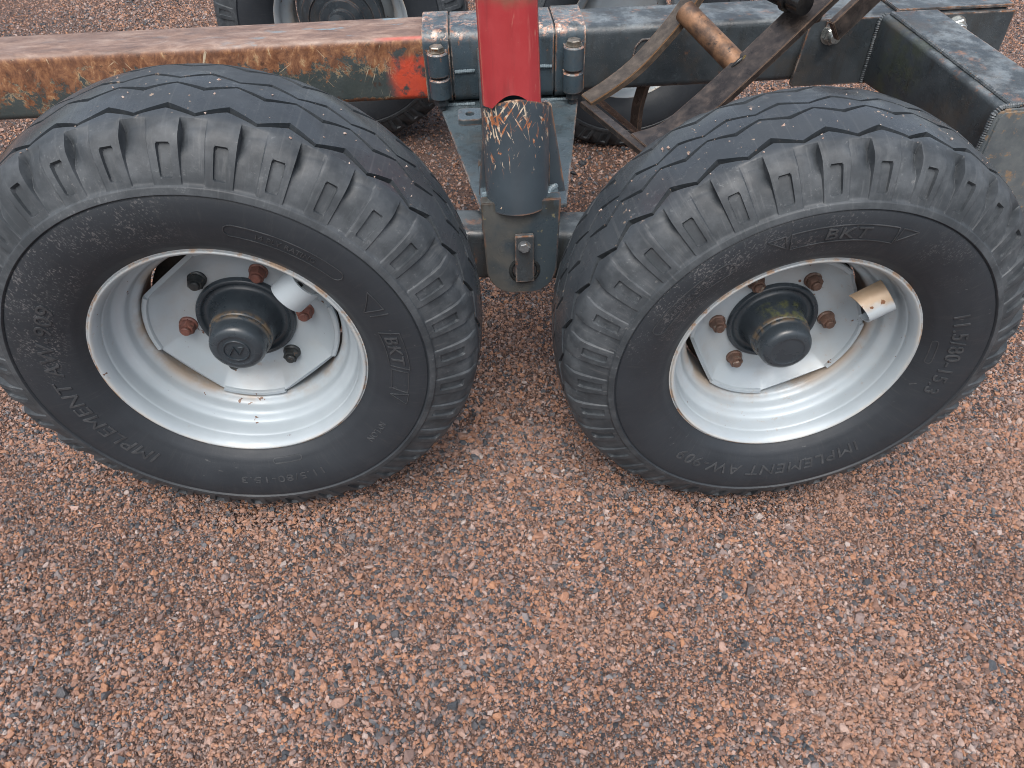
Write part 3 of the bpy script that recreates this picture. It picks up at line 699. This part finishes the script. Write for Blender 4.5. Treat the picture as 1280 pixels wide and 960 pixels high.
def wheel(x, y, z, face, cent, phase, nuts, tyre_me, rub, guard, mirror, hubm, label, texts=None, drum=False):
    global me_rim
    W = empty('wheel', Vector((x, y, z))-TL, trailer); W['label'] = label
    if face < 0: W.rotation_euler = (0, 0, math.pi)
    t = link('tyre', tyre_me, MAT[rub], W)
    if mirror: t.scale = (-1, 1, 1)
    if me_rim is None:
        o = new_obj('rim', *rim_mesh(), MAT['rim'], W, smooth=50); me_rim = o.data
    else: o = link('rim', me_rim, None, W)
    new_obj('wheel_disc', *disc_mesh(cent), MAT['rim'], W, smooth=45)
    for k in range(4):      # turned-out lips of the disc, welded to the well
        V, F = [], []; m = 14; ring = ((.1505, .0945), (.1508, .0870), (.1525, .0838), (.1580, .0836), (.1605, .0860), (.1605, .0945))
        for i in range(m+1):
            a = R_(cent+90*k-20.5+41*i/m)
            for r, yy in ring: V.append((r*math.cos(a), yy, r*math.sin(a)))
        for i in range(m):
            for j in range(6): F.append([i*6+j, i*6+(j+1) % 6, i*6+6+(j+1) % 6, i*6+6+j])
        F += [list(range(6)), list(range(m*6, m*6+6))]
        new_obj('disc_lip', V, F, MAT['rim'], W, smooth=40)
    h = new_obj('hub', *lathe([(p.x, p.y) for p in smoothpath([(a, b, 0) for a, b in HUBP], 3)], 72), MAT[hubm], W, smooth=60)
    new_obj('hub_cap', *lathe([(p.x, max(p.y, 0)) for p in smoothpath([(a, b, 0) for a, b in CAPP], 3)], 56), MAT['hub'], W, smooth=60)
    for k in range(6):
        a = R_(phase-60*k); nx_, nz_ = .1025*math.cos(a), .1025*math.sin(a)
        base = lathe([(.0155, .1185), (.0155, .1145), (.0128, .1125)], 20)
        stud = lathe([(.0085, .12), (.0085, .0945), (.0070, .0925), (.0, .0925)], 16)
        new_obj('lug_nut', *join(shift(base, nx_, 0, nz_), shift(hexnut(.0138, .0150, 'y', random.uniform(0, 60)), nx_, .1135, nz_), shift(stud, nx_, 0, nz_)), MAT[nuts[k]], W, smooth=35)
    if guard is not None:       # half pipe shielding the valve, welded to the well, open towards the disc
        n = 16; V, F = [], []
        for l, rad in ((0, .0300), (1, .0268)):
            for k in range(9):
                rr = .131+.052*k/8
                for i in range(n+1):
                    b = R_(-15+210*i/n); s = math.cos(b)*rad; q = .048-math.sin(b)*rad
                    notch = .008*math.sin(b)*(1-k/8)
                    ra = rr+notch
                    a = R_(guard); V.append((ra*math.cos(a)-s*math.sin(a), q, ra*math.sin(a)+s*math.cos(a)))
        m = 9*(n+1)
        for l in (0, 1):
            for k in range(8):
                for i in range(n): a = l*m+k*(n+1)+i; F.append([a, a+1, a+n+2, a+n+1])
        for i in range(n): F += [[i, i+1, m+i+1, m+i], [8*(n+1)+i, 8*(n+1)+i+1, m+8*(n+1)+i+1, m+8*(n+1)+i]]
        for k in range(8): F += [[k*(n+1), (k+1)*(n+1), m+(k+1)*(n+1), m+k*(n+1)], [k*(n+1)+n, (k+1)*(n+1)+n, m+(k+1)*(n+1)+n, m+k*(n+1)+n]]
        new_obj('valve_guard', V, F, MAT['guard_rusty' if mirror else 'rim'], W, smooth=60)
        a = R_(guard); d = Vector((math.cos(a), 0, math.sin(a)))
        new_obj('valve_stem', *tube([d*.165+Vector((0, .055, 0)), d*.150+Vector((0, .050, 0)), d*.140+Vector((0, .046, 0))], [.005, .0045, .0042], 10), MAT['rubberpad'], W, smooth=60)
    if face > 0:
        new_obj('brake_drum', *lathe([(.03, .130), (.120, .132), (.150, .136), (.159, .142), (.1605, .20), (.152, .212), (.10, .216), (.03, .218)], 72), MAT['drum'], W, smooth=35)
    if drum:
        new_obj('brake_drum', *lathe([(.0, .118), (.030, .118), (.034, .128), (.05, .13), (.06, .14), (.085, .142), (.095, .150), (.125, .152), (.132, .150), (.132, .215), (.128, .222), (.105, .222), (.100, .216), (.072, .214), (.068, .222), (.045, .224), (.042, .236), (.030, .238), (.0, .238)], 72), MAT['dark'], W, smooth=35)
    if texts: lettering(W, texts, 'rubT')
    return W
def tri_(l, h): return [(0, 0), (l, h/2), (0, h)]
def fit(body, size, r0, a0, a1, high=.0015, shear=0.):       # clockwise from a0 to a1, feet towards the hub
    V, F = text_mesh(body, size, shear=shear, space=1.08); x0 = min(v[0] for v in V); x1 = max(v[0] for v in V)
    return (([(v[0]-x0, v[1], v[2]) for v in V], F), r0, a0, high, R_(a0-a1)*r0/(x1-x0))
big = 'IMPLEMENT AW-909'
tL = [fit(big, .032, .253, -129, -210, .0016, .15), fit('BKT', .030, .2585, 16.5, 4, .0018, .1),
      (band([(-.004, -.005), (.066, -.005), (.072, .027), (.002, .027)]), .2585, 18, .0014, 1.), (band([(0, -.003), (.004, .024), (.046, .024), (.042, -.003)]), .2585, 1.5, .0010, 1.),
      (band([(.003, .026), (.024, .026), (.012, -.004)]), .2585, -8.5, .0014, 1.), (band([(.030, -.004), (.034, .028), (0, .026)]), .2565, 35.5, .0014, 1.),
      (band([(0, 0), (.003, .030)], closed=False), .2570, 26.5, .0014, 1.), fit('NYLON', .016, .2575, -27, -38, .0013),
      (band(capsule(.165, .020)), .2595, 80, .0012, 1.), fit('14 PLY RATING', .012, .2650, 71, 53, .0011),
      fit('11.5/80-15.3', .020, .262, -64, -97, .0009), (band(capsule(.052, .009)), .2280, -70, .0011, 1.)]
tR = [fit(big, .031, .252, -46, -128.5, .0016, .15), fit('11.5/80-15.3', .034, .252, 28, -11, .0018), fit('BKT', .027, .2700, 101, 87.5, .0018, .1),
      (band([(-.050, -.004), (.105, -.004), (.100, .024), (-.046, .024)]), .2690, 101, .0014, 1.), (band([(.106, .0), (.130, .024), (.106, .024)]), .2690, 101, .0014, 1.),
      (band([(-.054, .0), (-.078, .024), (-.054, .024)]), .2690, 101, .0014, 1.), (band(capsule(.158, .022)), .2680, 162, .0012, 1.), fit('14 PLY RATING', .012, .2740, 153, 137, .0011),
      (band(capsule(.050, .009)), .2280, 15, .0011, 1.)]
RAX, LAX = .5917, -.3504
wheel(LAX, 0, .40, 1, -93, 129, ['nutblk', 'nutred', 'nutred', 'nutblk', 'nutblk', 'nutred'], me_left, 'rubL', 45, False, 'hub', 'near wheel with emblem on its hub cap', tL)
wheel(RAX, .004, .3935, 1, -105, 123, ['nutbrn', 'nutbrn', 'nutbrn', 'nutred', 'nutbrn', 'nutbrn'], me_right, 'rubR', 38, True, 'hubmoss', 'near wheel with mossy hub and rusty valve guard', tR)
YF = 1.83
wheel(LAX+.01, YF, .40, -1, -93, 129, ['nutblk']*6, me_far, 'rubF', 45, False, 'hub', 'far wheel with dark brake drum behind the rusty beam', drum=True)
wheel(RAX+.01, YF, .40, -1, -80, 100, ['nutblk']*6, me_far, 'rubF', 200, False, 'hub', 'far wheel behind the grapple')
# zigzag mark on one hub cap
emb = join(tube([(LAX+.0205*math.cos(R_(t)), .0275, .40+.0205*math.sin(R_(t))) for t in range(0, 361, 15)], .0016, 6, False),
           tube([(LAX-.012, .027, .392), (LAX-.003, .027, .408), (LAX+.003, .027, .392), (LAX+.012, .027, .408)], .0016, 6), tube([(LAX+.012, .027, .408), (LAX+.0045, .027, .408)], .0016, 6))
near_w = [o for o in trailer.children if o.name == 'wheel'][0]
new_obj('hub_cap_emblem', [(v[0]-LAX, v[1], v[2]-.40) for v in emb[0]], emb[1], MAT['hub'], near_w, smooth=60)

def grit(W, n, a0, a1, seed):
    g = np.random.default_rng(seed); V, F = [], []
    for k in range(n):
        o = g.uniform(-.05, .092); a = R_(g.uniform(a0, a1)); r = float(np.interp(abs(o), PO[::-1], PR[::-1]))+.0004
        sz = .0011*math.exp(g.normal(0, .45)); c = Vector((r*math.cos(a), .115-o, r*math.sin(a))); b = len(V)
        for d in ((1, 0, 0), (-1, 0, 0), (0, 1, 0), (0, -1, 0), (0, 0, 1), (0, 0, -1)):
            V.append(c+Vector(d)*sz*g.uniform(.6, 1.3)+Vector(g.normal(0, .2, 3))*sz)
        F += [[b+i, b+j, b+k2] for i in (0, 1) for j in (2, 3) for k2 in (4, 5)]
    o = new_obj('grit', V, F, MAT['gritm'], W); o['kind'] = 'stuff'
MAT['gritm'] = m_simple('pale_granite_grit', (.24, .15, .12), (.42, .35, .31), (.5, .7), 90)
nw = [o for o in trailer.children if o.name.startswith('wheel')]
grit(nw[0], 45, 40, 130, 3); grit(nw[1], 80, 50, 150, 4)

# ---- bogie beams (walking beams) and stub axles
def bogie(y0, y1, parent_name='bogie_beam'):
    zb = .355 if y0 < 1 else .315
    b = wd_('bogie_beam', prism(rrect(y0, y1, zb, zb+.11, .014), LAX-.06, RAX+.06, 'x'), 'steel', 40)
    for xx in (LAX, RAX):
        ya, yb = (.13, y0+.01) if y0 < 1 else (y1-.01, 1.70)
        new_obj('stub_axle', *tube([(xx, ya, .40), (xx, yb, .40)], .032, 20), MAT['dark'], b, smooth=60)
bogie(.290, .380); bogie(1.45, 1.54)
wet = new_obj

# ---- main beam, two lengths
fr('frame_beam', prism(rrect(.82, .965, .086, .231, .017, 6), -2.3, -.150, 'x'), 'beam', 40, label='rusty scraped length of main beam with orange paint by the clamp')
b2 = fr('frame_beam', prism(rrect(.82, .965, .086, .231, .017, 6), -.148, 1.16, 'x'), 'steel_top', 40, label='dark blue-grey length of main beam')
fr('frame_beam_end', prism(rrect(.824, .961, .090, .227, .012, 4), 1.16, 1.165, 'x'), 'steel', 40)
# outline of a worn patch welded on the beam face
fr('weld_outline', weld([(.295, .8195, .125), (.305, .8195, .185), (.318, .8195, .200), (.372, .8195, .203)], .0024), 'dark', b2)
# ---- clamp round the beam: two collars and a middle box
def collar(u0, u1, e, ul):
    c = fr('clamp_collar', prism(rrect(.82-e, .965+e, .086-e, .231+e, .017+e, 6), u0, u1, 'x'), 'clamp', 40)
    bevel(c, .0015)
    yl = .787
    for w0, w1 in ((.104, .150), (.155, .207)):
        pr = [(.0, w0), (.0205, w0), (.0232, w0+.003), (.0232, w1-.003), (.0205, w1), (.0, w1)]
        lug = join(shift(lathe(pr, 28, 'z'), ul, yl), box(ul-.021, ul+.021, yl, .815, w0+.003, w1-.003))
        l = new_obj('bolt_lug', *lug, MAT['clamp'], c, smooth=40)
    bh = join(shift(hexnut(.0165, .0115, 'z', random.uniform(0, 60)), ul, yl, .2085), shift(lathe([(.0, .207), (.019, .207), (.019, .2093), (0, .2093)], 24, 'z'), ul, yl))
    new_obj('bolt_head', *bh, MAT['bolt'], c, smooth=30)
    new_obj('bolt_nut', *shift(hexnut(.0165, .014, 'z', random.uniform(0, 60)), ul, yl, .0895), MAT['dark'], c, smooth=30)
    new_obj('bolt_shank', *shift(tube([(0, 0, .078), (0, 0, .158)], .0095, 14), ul, yl), MAT['dark'], c, smooth=60)
collar(-.180, -.121, .010, -.148); collar(.120, .188, .010, .158)
mb = fr('clamp_box', prism(rrect(.82-.008, .965+.008, .086-.008, .231+.008, .026, 6), -.1165, .1155, 'x'), 'clamp', 40)
fr('weld_seam', weld([(-.112, .811, .152), (-.066, .811, .153)], .0042), 'weldl', mb); fr('weld_seam', weld([(.070, .811, .156), (.112, .811, .154)], .0042), 'weldl', mb)
# ---- bunk arm with gusset and lug tab
fr('bunk_arm', prism(rrect(-.060, .055, .100, .205, .010), .30, .8115, 'y'), 'steel', 40)
gp = fr('gusset_plate', prism([(-.165, .86), (-.150, .79), (-.074, .335), (.092, .335), (.172, .79), (.178, .86)], .067, .0755, 'z'), 'plate', bev=.0015)
fr('weld_seam', weld([(-.150, .806, .078), (-.070, .806, .078)], .004), 'weldl', gp); fr('weld_seam', weld([(.065, .806, .078), (.165, .806, .078)], .004), 'weldl', gp)
hole = [(.016*math.cos(R_(t)), .016*math.sin(R_(t))) for t in range(0, 360, 20)]
def tab():
    o_ = rrect(-.022, .024, -.028, .028, .004, 4); n = 24
    outer = [];
    for i in range(n):
        a = 2*math.pi*i/n; dx, dy = math.cos(a), math.sin(a)
        t = min(.023/abs(dx) if abs(dx) > 1e-6 else 9, .027/abs(dy) if abs(dy) > 1e-6 else 9); outer.append((dx*t, dy*t))
    inner = [(.0085*math.cos(2*math.pi*i/n), .0085*math.sin(2*math.pi*i/n)) for i in range(n)]
    V = [(x, y, h) for h in (0, .012) for P in (outer, inner) for x, y in P]; F = []
    for i in range(n):
        j = (i+1) % n
        F += [[i, j, n+j, n+i], [2*n+i, 2*n+j, 3*n+j, 3*n+i], [i, j, 2*n+j, 2*n+i], [n+i, n+j, 3*n+j, 3*n+i]]
    return V, F
fr('lug_tab', shift(tab(), -.082, .502, .176), 'plate', bev=.001)
# ---- bracket under the stake
fr('stake_bracket', prism([(-.074, .115), (-.058, .262), (-.052, .268), (.050, .285), (.058, .280), (.086, .115)], .312, .322, 'y'), 'socket', bev=.0015)
fr('stake_bracket', prism([(-.064, .10), (-.056, .255), (-.056, .10)], .322, .46, 'y'), 'socket')
sb = fr('pivot_block', prism(rrect(-.072, .071, .055, .132, .004), .2765, .425, 'y'), 'plate', 40)
fr('weld_seam', weld([(-.068, .285, .1325), (-.052, .283, .134), (-.047, .270, .133)], .0055), 'weldl', sb)
fr('weld_seam', weld([(.049, .272, .133), (.055, .290, .134), (.068, .302, .1335)], .0055), 'weldl', sb)
# half-pipe socket with an arched head
def halfpipe(w0, w1, arch, rad, yc, th, droop=0., n=28, ns=16, a0=180, a1=360, flat=1.0):
    V, F = [], []
    for l in (0, 1):
        ra = rad-l*th
        for k in range(ns+1):
            for i in range(n+1):
                a = R_(a0+(a1-a0)*i/n); s = max(0, -math.sin(a))
                top = w1+arch*s**1.3; bot = w0+droop*s
                V.append((ra*math.cos(a), yc+ra*math.sin(a)*flat, bot+(top-bot)*k/ns))
    m = (ns+1)*(n+1)
    for l in (0, 1):
        for k in range(ns):
            for i in range(n): a = l*m+k*(n+1)+i; F.append([a, a+1, a+n+2, a+n+1])
    for i in range(n): F += [[i, i+1, m+i+1, m+i], [ns*(n+1)+i, ns*(n+1)+i+1, m+ns*(n+1)+i+1, m+ns*(n+1)+i]]
    for k in range(ns): F += [[k*(n+1), (k+1)*(n+1), m+(k+1)*(n+1), m+k*(n+1)], [k*(n+1)+n, (k+1)*(n+1)+n, m+(k+1)*(n+1)+n, m+k*(n+1)+n]]
    return V, F
fr('stake_socket', shift(halfpipe(.116, .291, .031, .0560, .2830, .006, flat=.86), -.005), 'socket', smooth=60)
# red stake: broad rounded tube with a scalloped foot
def stake():
    P = [(-.049, .330), (-.049, .258), (-.047, .252), (-.034, .241), *[(-.028+.054*i/14, .2385) for i in range(15)], (.032, .241), (.045, .252), (.047, .258), (.047, .330)]; n = len(P); V, F = [], []; ns = 22
    for k in range(ns+1):
        for (x, y) in P:
            front = max(0, 1-(y-.238)/.03); sc = max(0, 1-(x/.034)**2)
            bot = .309+.021*front*sc
            zz = bot+(1.0-bot)*(k/ns)**1.5; e = (zz-.26)/.20; xl, xr = -.0583-.0027*e, .037-.007*e
            V.append((xl+(xr-xl)*(x+.049)/.096, y, zz))
    for k in range(ns):
        for i in range(n): F.append([k*n+i, k*n+(i+1) % n, (k+1)*n+(i+1) % n, (k+1)*n+i])
    F.append(list(range(ns*n, ns*n+n)))
    return V, F
fr('stake', stake(), 'red', smooth=30, label='scuffed red upright stake')
fr('stake_back_plate', prism(rrect(-.060, .034, .332, .340, .002), .21, .50, 'z'), 'clamp', 40)
# pivot plate with lock plate, pin and bolt
bot = []
for t in range(0, 91, 9): bot.append((-.014+(-.054)*math.cos(R_(t)), -.006-.060*math.sin(R_(t))))
for t in range(90, -1, -9): bot.append((.016+.050*math.cos(R_(t)), -.006-.060*math.sin(R_(t))))
poly = [(-.072, .134)]+bot+[(.071, .137)]
pp = fr('pivot_plate', prism(poly, .251, .276, 'y'), 'pivot', bev=.002)
fr('pivot_plate', prism(poly, .395, .418, 'y'), 'pivot', bev=.002)
pin = fr('pivot_pin', join(shift(lathe([(.0, .2475), (.0215, .2475), (.0235, .250), (.0235, .42), (0, .42)], 32), .004, 0, -.012)), 'dark', smooth=40)
fr('pin_bushing', shift(lathe([(.0240, .2508), (.0240, .2480), (.0265, .2470), (.0295, .2485), (.0300, .2508)], 36), .004, 0, -.012), 'nutblk', pp, smooth=40)
lk = fr('lock_plate', prism(rrect(-.014, .021, -.030, .072, .003), .2365, .2468, 'y'), 'steel', bev=.0012)
fr('lock_bolt', shift(join(hexnut(.0105, .007, 'y', 12), lathe([(0, 0), (.0125, 0), (.0125, .0015), (0, .0015)], 20)), .003, .2355, .050), 'boltdk', lk, smooth=30)
# ---- joint plate at the tail with bolts
jp = fr('joint_plate', join(prism([(.685, .084), (.690, .078), (1.172, .078), (1.172, .228), (.700, .228)], .8085, .819, 'y'), box(.90, 1.172, .82, .967, .2320, .2385)), 'steel_top', bev=.0015)
for u, ww in ((.752, .196), (1.040, .200)):
    b = join(shift(lathe([(0, 0), (.0235, 0), (.0235, -.003), (0, -.003)], 28), u, .8085, ww), shift(hexnut(.0205, .016, 'y', random.uniform(0, 60)), u, .8055, ww), shift(lathe([(.0125, 0), (.0125, -.024), (.0110, -.0265), (0, -.0265)], 20), u, .803, ww))
    new_obj('joint_bolt', *b, MAT['zinc'], jp, smooth=30)
new_obj('bolt_spacer', *box(.735, .770, .8035, .8082, .212, .224), MAT['steel'], jp)
# ---- cross arm coming towards the wheel, with seam weld and end socket
def loft(A, B):
    n = len(A); return A+B, [list(range(n)), list(range(n, 2*n))]+[[i, (i+1) % n, n+(i+1) % n, n+i] for i in range(n)]
rgA = [(x, .8075, z) for x, z in rrect(.858, .985, .080, .2345, .012)]; rgB = [(x, .366, z) for x, z in rrect(.903, 1.035, .098, .206, .012)]
arm = fr('support_arm', loft(rgA, rgB), 'steel_moss', 40)
fr('arm_top_plate', loft([(.880, .806, .2350), (.984, .806, .2350), (.984, .806, .2390), (.880, .806, .2390)], [(.924, .368, .2065), (1.034, .368, .2065), (1.034, .368, .2105), (.924, .368, .2105)]), 'steel_top', arm, bev=.001)
fr('weld_seam', weld([(.9215, .372, .2085), (.8775, .802, .2370)], .0048, .007), 'weld', arm)
fr('weld_seam', weld([(.8565, .8055, .082), (.8565, .8055, .222), (.868, .8055, .235)], .0045), 'weld', arm)
se = fr('end_socket', prism([(.884, -.20), (.890, .195), (.900, .207), (1.10, .214), (1.10, -.20)], .350, .364, 'y'), 'socketend', bev=.004)
fr('weld_seam', weld([(.8905, .3655, .08), (.8905, .3655, .196), (.899, .3655, .208), (.935, .3655, .211)], .0055), 'weld', se)
fr('rubber_stop', shift(tube([(0, 0, -.012), (0, 0, -.008), (0, 0, .010), (0, 0, .014)], [.008, .013, .013, .009], 14), .952, .352, .222), 'rubberpad', se, smooth=60)

# ------------------------------------------------------------------ log grapple hanging in front of the beam
def cam_pt(px, py, y=None, pl=None):
    d = fw + r2*((px-640)/907.16) + u2*((480-py)/907.16); c = M.translation
    t = (y-c.y)/d.y if pl is None else (pl[0]-c).dot(pl[1])/d.dot(pl[1])
    return c+d*t
GA = cam_pt(733, 126, .655)
_d = fw + r2*((803-640)/907.16) + u2*((480-184)/907.16)
GB = M.translation+_d*((GA.z-M.translation.z)/_d.z); DV = GB-GA; DN = DV.normalized()
grap = empty('log_grapple', (GA.x+.15, GA.y, .05))
grap['label'] = 'worn brown steel log grapple with curved tines in front of the dark beam'; grap['category'] = 'grapple'
def gp_(name, vf, mat, parent=None, smooth=None, bev=None):
    V = [Vector(v)-grap.location for v in vf[0]]
    o = new_obj(name, V, vf[1], MAT[mat], parent or grap, smooth=smooth)
    if bev: bevel(o, bev)
    return o
pA = [cam_pt(a, b, pl=(GA, DN)) for a, b in ((985, -200), (935, -118), (905, -62), (872, -10), (858, 10), (834, 41), (797, 81), (764, 107), (733, 126))]
sp = smoothpath(pA, 8)
nS = len(sp)
gp_('tine', strip(sp, DN, .046, [.017-.007*(i/nS)**5 for i in range(nS)]), 'tine', bev=.0015)
pB = [p+DV*1.02 for p in sp]
ext = [cam_pt(a, b, pl=(GA+DV, DN)) for a, b in ((1200, -170), (1130, -96), (1062, -26), (1010, 24), (966, 66), (924, 105), (884, 141), (845, 172), (806, 186))]
spB = smoothpath(ext, 8)
gp_('tine', strip([p-DN*.02 for p in spB], DN, .070, .015), 'tinedk', bev=.0015)
spB2 = smoothpath([p+DN*.055+Vector((.012, 0, -.004)) for p in ext[1:4]], 8)
gp_('tine_cheek', strip(spB2, DN, .014, .045), 'tinedk', bev=.0015)
# spreader tube between the tines
ta = sp[int(nS*.42)]+Vector((.03, .012, -.005)); tb = cam_pt(926, 86, pl=(GA+DV*.80, DN))
ta = cam_pt(856, 14, pl=(GA+DV*.06, DN))
gp_('spreader_tube', tube([ta, tb], .0225, 24), 'tube', smooth=60)
gp_('weld_seam', tube([tb+(ta-tb).normalized()*.004+Vector((.026*math.cos(t), 0, 0))*0+((ta-tb).normalized().orthogonal()*math.cos(t)+(ta-tb).normalized().cross((ta-tb).normalized().orthogonal())*math.sin(t))*.023 for t in np.linspace(0, 6.2832, 25)], .004, 6, False), 'black', smooth=60)
# tip bars
def bar(a, b, w, t, nm='tip_bar'):
    a, b = Vector(a), Vector(b); gp_(nm, strip([a, a.lerp(b, .5), b], (0, 0, 1), w, t), 'tinedk', bev=.001)
bar(GA+Vector((-.004, 0, -.006)), GA+DV*1.05+Vector((0, 0, -.006)), .012, .022)
bar(GA+Vector((.022, .004, .004)), cam_pt(794, 164, y=.86), .010, .020)
# second jaw behind
q = [cam_pt(a, b, y=.87) for a, b in ((808, 98), (803, 112), (797, 134), (794, 162))]
gp_('tine', strip(smoothpath(q, 6), (.5, -.86, 0), .030, .014), 'tinedk', bev=.001)
# hinge pin with grease
hp = cam_pt(980, -6, pl=(GA+DV*.78, DN)); hq = hp+DN*.06
gp_('hinge_pin', tube([hp-DN*.03, hp, hq], .020, 22), 'black', smooth=60)
gp_('hinge_collar', tube([hp+DN*.012, hp+DN*.024], .025, 22), 'black', smooth=60)
gp_('hinge_hook', tube([hp+Vector((.075, .02, .0)), hp+Vector((.085, .01, -.02)), hp+Vector((.075, 0, -.035)), hp+Vector((.055, -.01, -.035))], [.012, .014, .014, .010], 12), 'tine', smooth=60)
